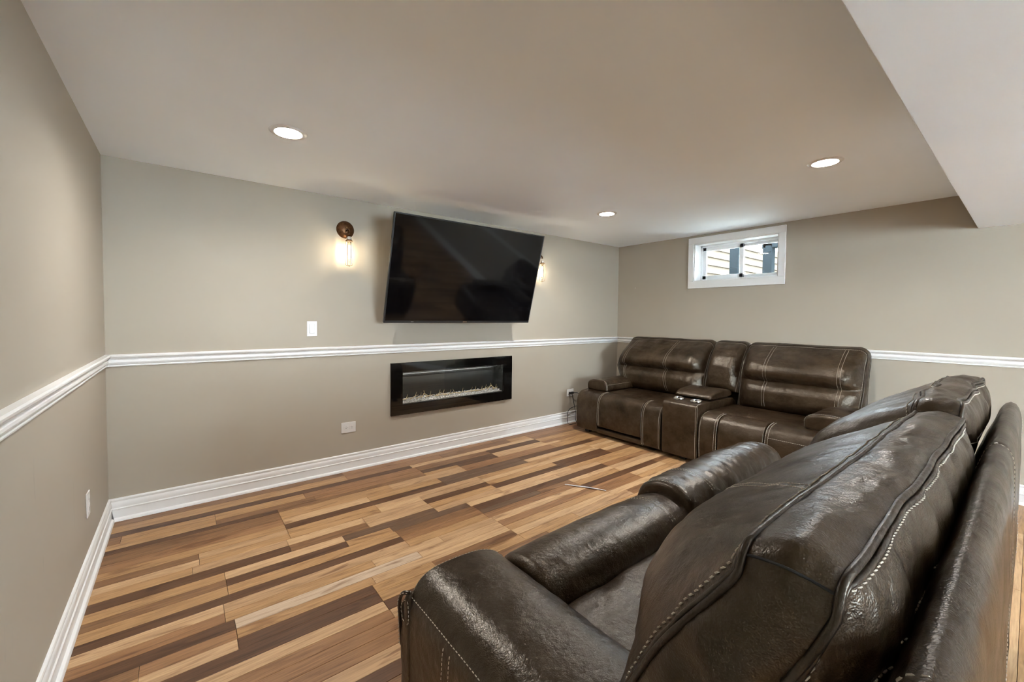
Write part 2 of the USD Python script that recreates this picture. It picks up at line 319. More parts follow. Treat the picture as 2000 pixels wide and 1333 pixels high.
# ------------------------------------------------------------------ window in the right wall
win = thing("window_1", "small white two-pane slider window high on the right wall", None, kind="structure")
cz = 0.066
casing = [((WY0 - 0.06, WZ0 - 0.077), (WY1 + 0.062, WZ0)), ((WY0 - 0.06, WZ1), (WY1 + 0.062, WZ1 + 0.07)), ((WY0 - 0.06, WZ0), (WY0, WZ1)), ((WY1, WZ0), (WY1 + 0.062, WZ1))]
for (y0, z0), (y1, z1) in casing:
    obj("casing_board", rbox((W - 0.018, y0, z0), (W, y1, z1), 0.003), TRIM, win)
jt = 0.012
for a, b in (((WY0, WZ0), (WY1, WZ0 + jt)), ((WY0, WZ1 - jt), (WY1, WZ1)), ((WY0, WZ0), (WY0 + jt, WZ1)), ((WY1 - jt, WZ0), (WY1, WZ1))):
    obj("jamb_board", box((W - 0.004, a[0], a[1]), (W + T, b[0], b[1])), TRIM, win)
ya, yb, za, zb = WY0 + jt, WY1 - jt, WZ0 + jt, WZ1 - jt
def frame(x0, x1, y0, y1, z0, z1, w):
    return cat(rbox((x0, y0, z0), (x1, y1, z0 + w), .003, 8), rbox((x0, y0, z1 - w), (x1, y1, z1), .003, 8), rbox((x0, y0, z0), (x1, y0 + w, z1), .003, 8), rbox((x0, y1 - w, z0), (x1, y1, z1), .003, 8))
obj("window_frame", frame(W + .13, W + .20, ya, yb, za, zb, .022), VINYL, win, 30)
ym = -1.485
fixed = obj("sash", frame(W + .165, W + .19, ya + .02, ym + .02, za + .02, zb - .02, .030), VINYL, win, 30)
obj("pane", box((W + .176, ya + .05, za + .05), (W + .180, ym - .01, zb - .05)), PANE, fixed)
slide = obj("sash", frame(W + .138, W + .163, ym - .035, yb - .02, za + .02, zb - .02, .042), VINYL, win, 30)
obj("pane", box((W + .149, ym + .005, za + .06), (W + .153, yb - .06, zb - .06)), PANE, slide)

# outside the window: ground, post, beam, neighbour's siding
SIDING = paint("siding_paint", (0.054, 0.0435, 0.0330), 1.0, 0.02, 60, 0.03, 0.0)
SLATE = paint("post_paint", (0.010, 0.0125, 0.0140), 1.0, 0.05, 60, 0.03, 0.0)
GROUND = paint("outside_ground", (0.30, 0.30, 0.27), 0.9, 0.2, 30)
tag(obj("ground", box((W + T + .01, -30, 1.50), (40, 30, 1.55)), GROUND), None, kind="structure")
house = thing("siding_wall", "pale beige clapboard wall outside beyond the window", "house wall", (0, 0.3, 1.55))
for k in range(9):
    z = k * 0.15; x0, x1 = 5.45, 16.0
    m = trimesh.Trimesh(np.array([(x0, -.034, z), (x1, -.034, z), (x1, .02, z), (x0, .02, z), (x0, -.004, z + .152), (x1, -.004, z + .152), (x1, .02, z + .152), (x0, .02, z + .152)], float),
        np.array([(0, 1, 5), (0, 5, 4), (3, 6, 2), (3, 7, 6), (0, 3, 2), (0, 2, 1), (4, 5, 6), (4, 6, 7), (0, 4, 7), (0, 7, 3), (1, 2, 6), (1, 6, 5)]), process=False)
    m.fix_normals(); obj("siding_board", m, SIDING, house)
def post(y, name="deck_post", lab="dark slate deck post outside the window"):
    p = thing(name, lab, "post", (6.05, y, 1.55))
    obj("shaft", rbox((-.05, -.05, 0), (.05, .05, 0.88), .004), SLATE, p); obj("base_collar", rbox((-.06, -.06, 0), (.06, .06, .05), .003), SLATE, p)
post(-1.075, lab="dark slate deck post outside behind the window's left pane")
post(-1.463, lab="dark slate deck post outside behind the window's right pane")
bm = thing("deck_beam", "dark slate deck beam end crossing behind the top of the right pane", "beam", (6.05, -1.56, 2.16))
obj("beam_board", rbox((-.05, -.6, 0), (.05, .16, .16), .01), SLATE, bm); obj("beam_bracket", rbox((-.055, .06, -.05), (.055, .12, .03), .003), SLATE, bm)

# two windows behind the camera
def back_window(n, label, axis, a, b, c):
    """A two-sash window with its casing; axis 0: in the left wall (x = c), axis 1: in the far wall (y = c)."""
    t = thing("window_%d" % n, label, None, kind="structure")
    P = lambda o, u, z: (c + o, u, z) if axis == 0 else (u, c + o, z)
    def fr(o0, o1, u0, u1, z0, z1, w):
        return cat(box(P(o0, u0, z0), P(o1, u1, z0 + w)), box(P(o0, u0, z1 - w), P(o1, u1, z1)), box(P(o0, u0, z0 + w), P(o1, u0 + w, z1 - w)), box(P(o0, u1 - w, z0 + w), P(o1, u1, z1 - w)))
    obj("casing_board", fr(0, .018, a[0] - .06, b[0] + .06, a[1] - .06, b[1] + .06, .06), TRIM, t)
    m = (a[0] + b[0]) / 2
    for u0, u1, o in ((a[0], m + .02, -.10), (m - .02, b[0], -.15)):
        sf = obj("sash", fr(o - .02, o + .02, u0, u1, a[1], b[1], .045), VINYL, t)
        obj("pane", box(P(o - .003, u0 + .045, a[1] + .045), P(o + .003, u1 - .045, b[1] - .045)), PANE, sf)
back_window(2, "wide two-sash window in the left wall behind the camera", 0, DW[0], DW[1], 0)
back_window(3, "wide two-sash window in the far wall behind the camera", 1, FW2[0], FW2[1], YB)

# ------------------------------------------------------------------ ceiling lights
def downlight(x, y, z, label):
    t = thing("ceiling_light", label, "ceiling light", (x, y, z), group="round recessed ceiling lights")
    ring = lathe([(.0640, .034), (.0640, -.0030), (.066, -.0065), (.072, -.0075), (.084, -.005), (.090, 0), (.0680, 0), (.0665, .034), (.0640, .034)], 48)
    obj("trim_ring", ring, PLASTIC, t, 40)
    lens = lathe([(0.0001, .0240), (.040, .0243), (.060, .0255), (.0638, .0275), (.0638, .033), (.0001, .033)], 48)
    obj("lens", lens, LENS, t, 40, "glowing white lens")
downlight(*CANS[0], H, "round recessed ceiling light nearest the left wall")
downlight(*CANS[1], H, "round recessed ceiling light nearest the soffit at right")
downlight(*CANS[2], H, "round recessed ceiling light nearest the far corner")
downlight(0.83, -6.1, H, "round recessed ceiling light behind the camera, left side")
downlight(3.46, -6.1, H, "round recessed ceiling light behind the camera, right side")

# ------------------------------------------------------------------ wall sconces
def sconce(x, label):
    t = thing("wall_sconce", label, "wall lamp", (x, 0, 1.995))
    plate = xf(lathe([(.0001, .030), (.020, .030), (.035, .027), (.055, .018), (.068, .008), (.071, .003), (.071, 0), (.0001, 0)], 48), rot((1, 0, 0), 90))
    obj("wall_plate", plate, BRONZE, t, 35)
    arm = smooth_path([(0, -.028, -.012), (0, -.062, -.010), (0, -.088, -.020), (0, -.100, -.048)], 24)
    obj("arm", tube(arm, .0075, 12), BRONZE, t, 40)
    obj("finial", xf(trimesh.creation.icosphere(2, .006), t=(0, -.034, .014)), BRASS, t, True)
    obj("socket", xf(lathe([(.0001, .030), (.012, .030), (.017, .024), (.018, .006), (.019, .0), (.0001, 0)], 28), t=(0, -.100, -.100)), PORCELAIN, t, 35)
    obj("socket_cap", xf(lathe([(.0001, .012), (.021, .012), (.024, .006), (.024, 0), (.0001, 0)], 28), t=(0, -.100, -.106)), BRONZE, t, 35)
    cage = []
    zt, zb, r = -.104, -.300, .030
    ringp = [(r * math.cos(a), -.100 + r * math.sin(a), zt) for a in np.linspace(0, 2 * np.pi, 33)[:-1]]
    obj("cage_ring", tube(ringp, .0016, 6, True), BRASS, t, True)
    for k in range(4):
        a = k * math.pi / 2 + math.pi / 4
        dx, dy = math.cos(a), math.sin(a)
        pth = smooth_path([(r * dx, -.100 + r * dy, zt), (r * dx, -.100 + r * dy, zb + .02), (r * dx * .9, -.100 + r * dy * .9, zb + .004), (r * dx * .6, -.100 + r * dy * .6, zb), (0, -.100, zb - .001)], 26)
        obj("cage_wire", tube(pth, .0014, 6), BRASS, t, True)
    for k in range(2):
        obj("cage_spoke", tube([(-r if k else 0, -.1 if k else -.1 - r, zt), (r if k else 0, -.1 if k else -.1 + r, zt)], .0012, 6), BRASS, t, True)
    obj("cage_tip", xf(lathe([(.0001, .004), (.004, .002), (.0045, -.002), (.002, -.008), (.0001, -.010)], 16), t=(0, -.1, zb)), BRASS, t, 40)
    b = obj("bulb", xf(lathe([(.0001, 0), (.011, -.001), (.012, -.012), (.0145, -.022), (.015, -.150), (.0135, -.160), (.008, -.167), (.0001, -.169)], 28), t=(0, -.1, -.112)), BULBGLASS, t, True, "clear glass tube bulb")
    obj("filament", tube([(0, -.1, -.140), (0, -.1, -.245)], .0052, 10), FILAMENT, b, True, "glowing filament")
    obj("filament_stem", tube([(0, -.1, -.112), (0, -.1, -.139)], .0012, 6), BRASS, b, True)
sconce(1.438, "bronze caged wall sconce with glowing tube bulb, left of the television")
sconce(3.549, "bronze caged wall sconce with glowing tube bulb, right of the television")

# ------------------------------------------------------------------ television on a tilted wall mount
tvc, yaw, tilt = np.array((2.475, -.307, 1.671)), -0.019, 0.267
X = np.array([math.cos(yaw), math.sin(yaw), 0]); N = np.array([math.sin(yaw), -math.cos(yaw), 0])
UPV = np.array([0, 0, 1.0]) * math.cos(tilt) + N * math.sin(tilt); OUT = np.cross(X, UPV)
RTV = np.stack([X, UPV, OUT], 1)     # local: x right, y up, z towards the room
TW, TH = 1.57, 0.903
tv = thing("television", "large black flat-screen television tilted forward over the fireplace", "television", tuple(tvc))
def L(m): return xf(m, RTV)
b = .011
obj("screen", L(box((-TW / 2 + b, -TH / 2 + .020, -.006), (TW / 2 - b, TH / 2 - b, -.0015))), SCREEN, tv)
for a, c in (((-TW / 2, -TH / 2, -.012), (TW / 2, -TH / 2 + .020, 0)), ((-TW / 2, TH / 2 - b, -.012), (TW / 2, TH / 2, 0)), ((-TW / 2, -TH / 2 + .020, -.012), (-TW / 2 + b, TH / 2 - b, 0)), ((TW / 2 - b, -TH / 2 + .020, -.012), (TW / 2, TH / 2 - b, 0))):
    obj("bezel", L(rbox(a, c, .002, 8)), BLACKP, tv)
obj("back_shell", L(rbox((-TW / 2 + .002, -TH / 2 + .002, -.030), (TW / 2 - .002, TH / 2 - .002, -.008), .004, 8)), BLACKP, tv)
obj("rear_housing", L(rbox((-.55, -.40, -.066), (.55, .12, -.028), .01, 8)), BLACKP, tv)
obj("logo_badge", L(box((-.022, -TH / 2 + .006, 0), (.022, -TH / 2 + .013, .0012))), CHROME, tv)
obj("corner_badge", L(box((-.545, -TH / 2 + .008, 0), (-.520, -TH / 2 + .013, .0012))), SILVER, tv)
mo = tvc - np.array((2.475, 0, 1.66))
MV = lambda m: xf(m, t=-mo)
obj("wall_plate", MV(rbox((-.26, -.02, -.12), (.26, 0, .12), .004, 8)), STEEL, tv)
for sx in (-.2, .2):
    rail_top = tvc + RTV @ np.array((sx, .15, -.070)) - np.array((2.475, 0, 1.66)); rail_bot = tvc + RTV @ np.array((sx, -.30, -.070)) - np.array((2.475, 0, 1.66))
    obj("tilt_rail", MV(tube([rail_bot, rail_top], .008, 8)), STEEL, tv)
    obj("swing_arm", MV(tube(smooth_path([(sx * .8, -.018, 0), (sx * 1.2, -.09, 0.0), tuple((rail_bot + rail_top) / 2)], 12), .014, 8)), STEEL, tv)

# ------------------------------------------------------------------ electric fireplace
fp = thing("electric_fireplace", "long black glass electric fireplace set in the wall under the television", "fireplace", (0, 0, 0))
yf = -.022
for a, c in (((FX0, FZ0), (FX1, OZ0)), ((FX0, OZ1), (FX1, FZ1)), ((FX0, OZ0), (OX0, OZ1)), ((OX1, OZ0), (FX1, OZ1))):
    obj("frame_panel", box((a[0], yf, a[1]), (c[0], -.0006, c[1])), GLASSFRAME, fp)
obj("glass_front", box((OX0, yf + .001, OZ0), (OX1, yf + .004, OZ1)), FIREGLASS, fp)
FB = plain("firebox_black", (0.010, 0.011, 0.009), 0.55)
d1 = .17
ZT = OZ1 + .026
obj("firebox", cat(box((OX0, d1 - .01, OZ0), (OX1, d1, ZT)), box((OX0, -.0006, OZ0), (OX0 + .004, d1, ZT)), box((OX1 - .004, -.0006, OZ0), (OX1, d1, ZT)), box((OX0, -.0006, OZ0), (OX1, d1, OZ0 + .004)), box((OX0, -.0006, ZT - .004), (OX1, d1, ZT))), FB, fp)
ADDED_LED = mat("added_led", {"e": ("emission", {"color": (1.0, 0.97, 0.92), "strength": 22.0})}, surface="e.emission")
obj("light_bar", box((OX0 + .02, .004, ZT - .012), (OX1 - .02, .016, ZT - .006)), ADDED_LED, fp)  # unseen glowing strip, added above the opening to brighten the pebble bed
obj("heater_grille", rbox((OX0 + .004, .022, OZ1 - .010), (OX1 - .004, .030, OZ1 - .004), .002, 8), SILVER, fp)
for z in (OZ1 - .030,):
    obj("vent_bar", rbox((OX0 + .02, .10, z - .006), (OX1 - .02, .106, z), .002, 8), SILVER, fp)
CRYSTAL = mat("crystal_pebble", {"g": ("geometry", {}), "r": ("rgb_ramp", {"ramp": [(0.0, (0.55, 0.54, 0.51)), (0.3, (0.86, 0.85, 0.82)), (1.0, (0.95, 0.95, 0.93))]}), "p": ("principled_bsdf", dict(roughness=0.22, specular_ior_level=0.6))},
              [("g.random_per_island", "r.fac"), ("r.color", "p.base_color")])
TWIG = mat("driftwood", {"g": ("geometry", {}), "n": ("noise_texture", {"scale": 60.0, "detail": 4.0}), "r": ("rgb_ramp", {"ramp": [(0.3, (0.30, 0.22, 0.11)), (0.7, (0.62, 0.50, 0.30))]}), "p": ("principled_bsdf", dict(roughness=0.7))},
           [("g.position", "n.vector"), ("n.fac", "r.fac"), ("r.color", "p.base_color")])
peb = []
for _ in range(900):
    s = rng.uniform(.005, .011); m = trimesh.creation.icosahedron(); m.apply_scale((s, s * rng.uniform(.7, 1.1), s * rng.uniform(.5, .9)))
    m.apply_transform(trimesh.transformations.random_rotation_matrix(np.array([rng.random(), rng.random(), rng.random()])))
    yy = rng.uniform(.006, .145)
    m.apply_translation((rng.uniform(OX0 + .014, OX1 - .014), yy, OZ0 + .009 + rng.uniform(0, .010) + max(0, yy - .03) * .10)); peb.append(m)
peb.append(box((OX0 + .006, .004, OZ0 + .0045), (OX1 - .006, .150, OZ0 + .012)))
tag(obj("crystal_bed", cat(*peb), CRYSTAL), "white crystal pebbles along the bottom of the fireplace", "pebbles", kind="stuff")
spots = [(1.99, .02, 20), (2.08, .03, 40), (2.13, .02, -25), (2.17, .035, 70), (2.20, .03, 130), (2.23, .02, 25), (2.33, .03, 50), (2.37, .02, 20), (2.45, .03, 12), (2.53, .03, 160), (2.60, .02, 15), (2.70, .03, 5), (2.76, .03, 18), (2.82, .02, 14), (2.88, .03, 35), (2.95, .03, 60), (2.99, .02, 120), (3.03, .03, 20)]
for i, (x, yy, ang) in enumerate(spots):
    lab = {0: "leftmost bare driftwood twig on the white pebbles in the fireplace", len(spots) - 1: "rightmost bare driftwood twig on the white pebbles in the fireplace"}.get(i, "small bare driftwood twig among others on the white pebbles in the fireplace")
    t = thing("driftwood_twig", lab, "twig", (x, yy + .03, OZ0 + .030), group="driftwood twigs in the fireplace")
    Ln = rng.uniform(.07, .13); a = math.radians(ang); ca, sa = math.cos(a), abs(math.sin(a)) * .75
    p0 = np.array((-Ln / 2 * ca, 0, 0)); p1 = np.array((Ln / 2 * ca, rng.uniform(-.02, .02), Ln * sa * .6))
    mid = (p0 + p1) / 2 + np.array((0, 0, rng.uniform(-.004, .008)))
    pth = smooth_path([p0, mid, p1], 8)
    obj("stem", tube(pth, np.linspace(.0060, .0022, 8), 6), TWIG, t, True)
    q = pth[4]; obj("offshoot", tube(smooth_path([q, q + np.array((Ln * .14 * (1 if ca > 0 else -1), .004, .022)), q + np.array((Ln * .2 * (1 if ca > 0 else -1), .006, .040))], 6), np.linspace(.0032, .0014, 6), 5), TWIG, t, True)

# ------------------------------------------------------------------ switch and outlets
def rect_plate(t, w, h, mat_=PLASTIC):
    obj("cover_plate", rbox((-w / 2, -.006, -h / 2), (w / 2, 0, h / 2), .0025, 8), mat_, t, 40)
sw = thing("light_switch", "white rocker light switch on the wall left of the television", "light switch", (1.179, 0, 1.188))
rect_plate(sw, .074, .118)
obj("rocker", trimesh.Trimesh(np.array([(-.017, -.006, -.034), (.017, -.006, -.034), (.017, -.006, .034), (-.017, -.006, .034), (-.017, -.0125, -.033), (.017, -.0125, -.033), (.017, -.0075, .033), (-.017, -.0075, .033)], float),
    np.array([(4, 5, 6), (4, 6, 7), (0, 1, 5), (0, 5, 4), (1, 2, 6), (1, 6, 5), (2, 3, 7), (2, 7, 6), (3, 0, 4), (3, 4, 7)]), process=False), PLASTIC, sw)
obj("rocker_gap", box((-.019, -.0064, -.036), (.019, -.0058, .036)), plain("switch_gap", (0.35, 0.34, 0.32), 0.6), sw)
for zz in (-.048, .048): obj("screw", xf(lathe([(.0001, .0012), (.003, .0008), (.0032, 0), (.0001, 0)], 12), rot((1, 0, 0), 90), (0, -.006, zz)), PLASTIC, sw)
def outlet(label, loc, rotz, wide, plugs=False):
    t = thing("wall_outlet", label, "outlet", loc, rotz)
    w, h = (.118, .088) if wide else (.074, .118)
    rect_plate(t, w, h)
    for k in (-1, 1):
        c = (k * .0215, 0) if wide else (0, k * .0215)
        f = obj("receptacle", rbox((c[0] - .0165, -.0078, c[1] - .0145), (c[0] + .0165, -.005, c[1] + .0145), .0012, 8), PLASTIC, t, 40)
        for dx in (-.0065, .0065): obj("slot", box((c[0] + (dx if not wide else 0) - (.0011 if not wide else .004), -.0081, c[1] + (0 if not wide else dx) - (.004 if not wide else .0011)), (c[0] + (dx if not wide else 0) + (.0011 if not wide else .004), -.0075, c[1] + (0 if not wide else dx) + (.004 if not wide else .0011))), DARK, f)
        gx, gz = (c[0] + .010, c[1]) if wide else (c[0], c[1] - .009)
        obj("ground_hole", xf(trimesh.creation.cylinder(.0022, .0006, sections=10), rot((1, 0, 0), 90), (gx, -.0079, gz)), DARK, f)
    obj("screw", xf(lathe([(.0001, .0012), (.003, .0008), (.0032, 0), (.0001, 0)], 12), rot((1, 0, 0), 90), (0, -.006, 0)), PLASTIC, t)
    return t
outlet("white duplex outlet under the fireplace's left end", (1.458, 0, .363), 0, True)
outlet("white duplex outlet low on the left wall", (0, -.693, .369), 90, False)
outlet("white duplex outlet with two black plugs beside the loveseat", (4.135, 0, .372), 0, True)
CORD = plain("cord_rubber", (0.012, 0.012, 0.012), 0.45)
def cord(label, plug, pts):
    t = thing("power_cord", label, "power cord")
    obj("plug", rbox((plug[0] - .014, -.034, plug[2] - .012), (plug[0] + .014, -.0085, plug[2] + .012), .004, 8), CORD, t, 40)
    obj("cable", tube(smooth_path(pts, 70), .0036, 8), CORD, t, True)
cord("black power cord looping onto the floor from the far outlet", (4.115, 0, .37), [(4.115, -.034, .368), (4.12, -.06, .34), (4.15, -.055, .24), (4.185, -.05, .12), (4.19, -.05, .04), (4.20, -.06, .0045), (4.14, -.085, .0045), (4.06, -.085, .0045), (4.03, -.07, .02), (4.03, -.06, .11), (4.06, -.055, .175), (4.12, -.05, .195), (4.20, -.05, .205), (4.30, -.08, .20)])
cord("black power cord arching right from the far outlet behind the loveseat", (4.157, 0, .37), [(4.157, -.034, .372), (4.19, -.06, .372), (4.235, -.06, .345), (4.245, -.055, .28), (4.245, -.05, .215), (4.25, -.06, .12), (4.30, -.10, .0045), (4.38, -.16, .0045)])

# small things
t = thing("wall_anchor", "tiny white plastic wall anchor left of the window", "wall anchor", (W, -.268, 1.688))
obj("collar", xf(lathe([(.0001, .002), (.0045, .0016), (.005, 0), (.0001, 0)], 14), rot((0, 1, 0), -90)), PLASTIC, t, 40)
tp = thing("plastic_strip", "thin white plastic strip lying curved on the floor by the sofa", "plastic strip", (0, 0, 0))
pth = smooth_path([(2.700, -1.290, .004), (2.74, -1.36, .008), (2.79, -1.44, .010), (2.864, -1.556, .004)], 16)
rib = []
for i in range(16):
    u = i / 15; wv = .004 + .006 * math.sin(math.pi * u); n_ = np.array((.85, .52, 0))
    rib.append([pth[i] - n_ * wv + (0, 0, -.0028), pth[i] + (0, 0, .0008), pth[i] + n_ * wv + (0, 0, -.0028), pth[i] + (0, 0, -.0022)])
rib = np.array(rib); f = []
for i in range(15):
    for k in range(4):
        a_, b_, c_, d_ = i * 4 + k, i * 4 + (k + 1) % 4, (i + 1) * 4 + (k + 1) % 4, (i + 1) * 4 + k; f += [(a_, b_, c_), (a_, c_, d_)]
f += [(0, 2, 1), (0, 3, 2), (60, 61, 62), (60, 62, 63)]
m = trimesh.Trimesh(rib.reshape(-1, 3), np.array(f), process=False); m.fix_normals()
obj("strip", m, plain("clear_tape", (0.75, 0.75, 0.74), 0.15), tp, True)

# ------------------------------------------------------------------ leather seating
class Surf:
    """A grid of points (n x m x 3) on one leather panel; closed: the rows are rings."""
    def __init__(s, P, closed=False, caps=False):
        s.P, s.closed, s.caps = np.asarray(P, float), closed, caps; s.flip = False; s.norms()
        if closed and caps:
            if s.mesh().volume < 0: s.flip = True; s.norms()
    def norms(s):
        P = s.P; du = np.gradient(P, axis=0)
        dv = (np.roll(P, -1, 1) - np.roll(P, 1, 1)) if s.closed else np.gradient(P, axis=1)
        N = np.cross(du, dv); l = np.linalg.norm(N, axis=2, keepdims=True); N = N / np.maximum(l, 1e-12)
        s.N = -N if s.flip else N
    def face_to(s, d):
        if (s.N.reshape(-1, 3) @ np.array(d, float)).sum() < 0: s.flip = not s.flip; s.norms()
        return s
    def wrinkle(s, amp, freq, seed, weight=None):
        h = meshkit.fbm(s.P * np.asarray(freq, float), 3, seed) - .5
        if weight is not None: h = h * weight
        s.P = s.P + s.N * (amp * 2 * h)[..., None]; s.norms(); return s
    def mesh(s):
        n, m = s.P.shape[:2]; I = np.arange(n * m).reshape(n, m); V = s.P.reshape(-1, 3)
        J = np.roll(I, -1, 1) if s.closed else I[:, 1:]; K = I if s.closed else I[:, :-1]
        a, b, c, d = K[:-1], J[:-1], J[1:], K[1:]
        f = np.vstack([np.stack([a, d, c], -1).reshape(-1, 3), np.stack([a, c, b], -1).reshape(-1, 3)])
        if s.caps:
            c0, c1 = len(V), len(V) + 1; V = np.vstack([V, s.P[0].mean(0), s.P[-1].mean(0)])
            r0, r1 = I[0], I[-1]
            f = np.vstack([f, np.stack([np.full(m, c0), r0, np.roll(r0, -1)], 1), np.stack([np.full(m, c1), np.roll(r1, -1), r1], 1)])
        if s.flip: f = f[:, ::-1]
        return trimesh.Trimesh(V, f, process=False)
    def at(s, i, j):
        n, m = s.P.shape[:2]; i = min(max(i, 0), n - 1.001)
        i0 = int(i); a = i - i0
        if s.closed: j %= m; j0 = int(j); j1 = (j0 + 1) % m
        else: j = min(max(j, 0), m - 1.001); j0 = int(j); j1 = j0 + 1
        b = j - j0
        g = lambda A: (A[i0, j0] * (1 - b) + A[i0, j1] * b) * (1 - a) + (A[i0 + 1, j0] * (1 - b) + A[i0 + 1, j1] * b) * a
        nn = g(s.N); return g(s.P), nn / max(np.linalg.norm(nn), 1e-9)
    def path(s, ij, off=0.0):
        q = [s.at(i, j) for i, j in ij]
        return np.array([p + n * off for p, n in q]), np.array([n for p, n in q])
def loft(prof, axis_s, r0, r1, to, n=90, seed=0, bow=None):
    """Closed profile (p, q) carried along an axis from axis_s[0] to axis_s[1] with rounded ends of radius r0, r1; to(a, p, q) -> point."""
    pr = resample(smooth_closed(prof), n, True)
    t = np.roll(pr, -1, 0) - np.roll(pr, 1, 0); nn = np.stack([t[:, 1], -t[:, 0]], 1); nn /= np.linalg.norm(nn, axis=1, keepdims=True)
    if np.sum(pr[:, 0] * np.roll(pr[:, 1], -1) - np.roll(pr[:, 0], -1) * pr[:, 1]) < 0: nn = -nn
    a0, a1 = axis_s; st = []
    for k in range(7): th = k / 6 * math.pi / 2; st.append((a0 + r0 * (1 - math.cos(th)), r0 * (1 - math.sin(th))))
    m = max(3, int((a1 - a0 - r0 - r1) / .014)); mid = np.linspace(a0 + r0, a1 - r1, m + 2)[1:-1]
    st += [(x, 0) for x in mid]
    for k in range(6, -1, -1): th = k / 6 * math.pi / 2; st.append((a1 - r1 * (1 - math.cos(th)), r1 * (1 - math.sin(th))))
    P = []
    for a, e in st:
        q = pr - nn * e
        if bow is not None: q = q + nn * bow((a - a0) / (a1 - a0))
        P.append([to(a, u, v) for u, v in q])
    S = Surf(P, True, True); S.st = np.array([a for a, e in st]); S.prof = pr; return S
def smooth_closed(prof, n=None):
    """Rounds a closed polygon a little (Chaikin)."""
    p = np.asarray(prof, float)
    for _ in range(2):
        q = np.roll(p, -1, 0); p = np.stack([p * .75 + q * .25, p * .25 + q * .75], 1).reshape(-1, 2)
    return p
def row_at(S, a): return float(np.interp(a, S.st, np.arange(len(S.st))))
def col_near(S, u, v):
    d = np.linalg.norm(S.prof - np.array((u, v)), axis=1); return int(np.argmin(d))
def dashes(pts, nrm, length=.0075, gap=.0035, r=.0011, lift=.0006, twist=0.0):
    """Stitches along a line of surface points: small slender six-sided spindles."""
    pts, nrm = np.asarray(pts, float), np.asarray(nrm, float)
    d = np.r_[0, np.cumsum(np.linalg.norm(np.diff(pts, axis=0), axis=1))]
    V, Fc, k0 = [], [], 0
    th = np.arange(5) / 5 * 2 * np.pi; x = gap / 2
    g = lambda t: np.array([np.interp(t, d, pts[:, k]) for k in range(3)])
    gn = lambda t: np.array([np.interp(t, d, nrm[:, k]) for k in range(3)])
    while x + length < d[-1]:
        a, b_, n = g(x), g(x + length), gn(x + length / 2); n /= np.linalg.norm(n)
        t = b_ - a; l = np.linalg.norm(t)
        if l > 1e-5:
            t /= l; bi = np.cross(t, n); bi /= max(np.linalg.norm(bi), 1e-9)
            a = a - bi * twist; b_ = b_ + bi * twist
            mid = (a + b_) / 2 + n * (lift + r * .6)
            ring = lambda c, rr: c + rr * (np.cos(th)[:, None] * bi + np.sin(th)[:, None] * n)
            V += [a[None] + n * (lift * .2), ring(a * .8 + b_ * .2 + n * lift, r), ring(a * .2 + b_ * .8 + n * lift, r), b_[None] + n * (lift * .2)]
            i = np.arange(5); j = (i + 1) % 5
            Fc += [np.stack([np.full(5, k0), k0 + 1 + j, k0 + 1 + i], 1), np.stack([k0 + 1 + i, k0 + 1 + j, k0 + 6 + j], 1), np.stack([k0 + 1 + i, k0 + 6 + j, k0 + 6 + i], 1), np.stack([np.full(5, k0 + 11), k0 + 6 + i, k0 + 6 + j], 1)]
            k0 += 12
        x += length + gap
    return trimesh.Trimesh(np.vstack(V), np.vstack(Fc), process=False) if V else None
def stitch_line(S, ij, n=120, **kw):
    ij = resample(np.array(ij, float), n); p, nr = S.path(ij); return dashes(p, nr, **kw)
def add_stitches(parent, items):
    ms = [m for m in items if m is not None]
    if ms: obj("stitching", cat(*ms), THREAD, parent, False, "off-white thread stitching", "stuff")
def sm(S): return S.mesh()

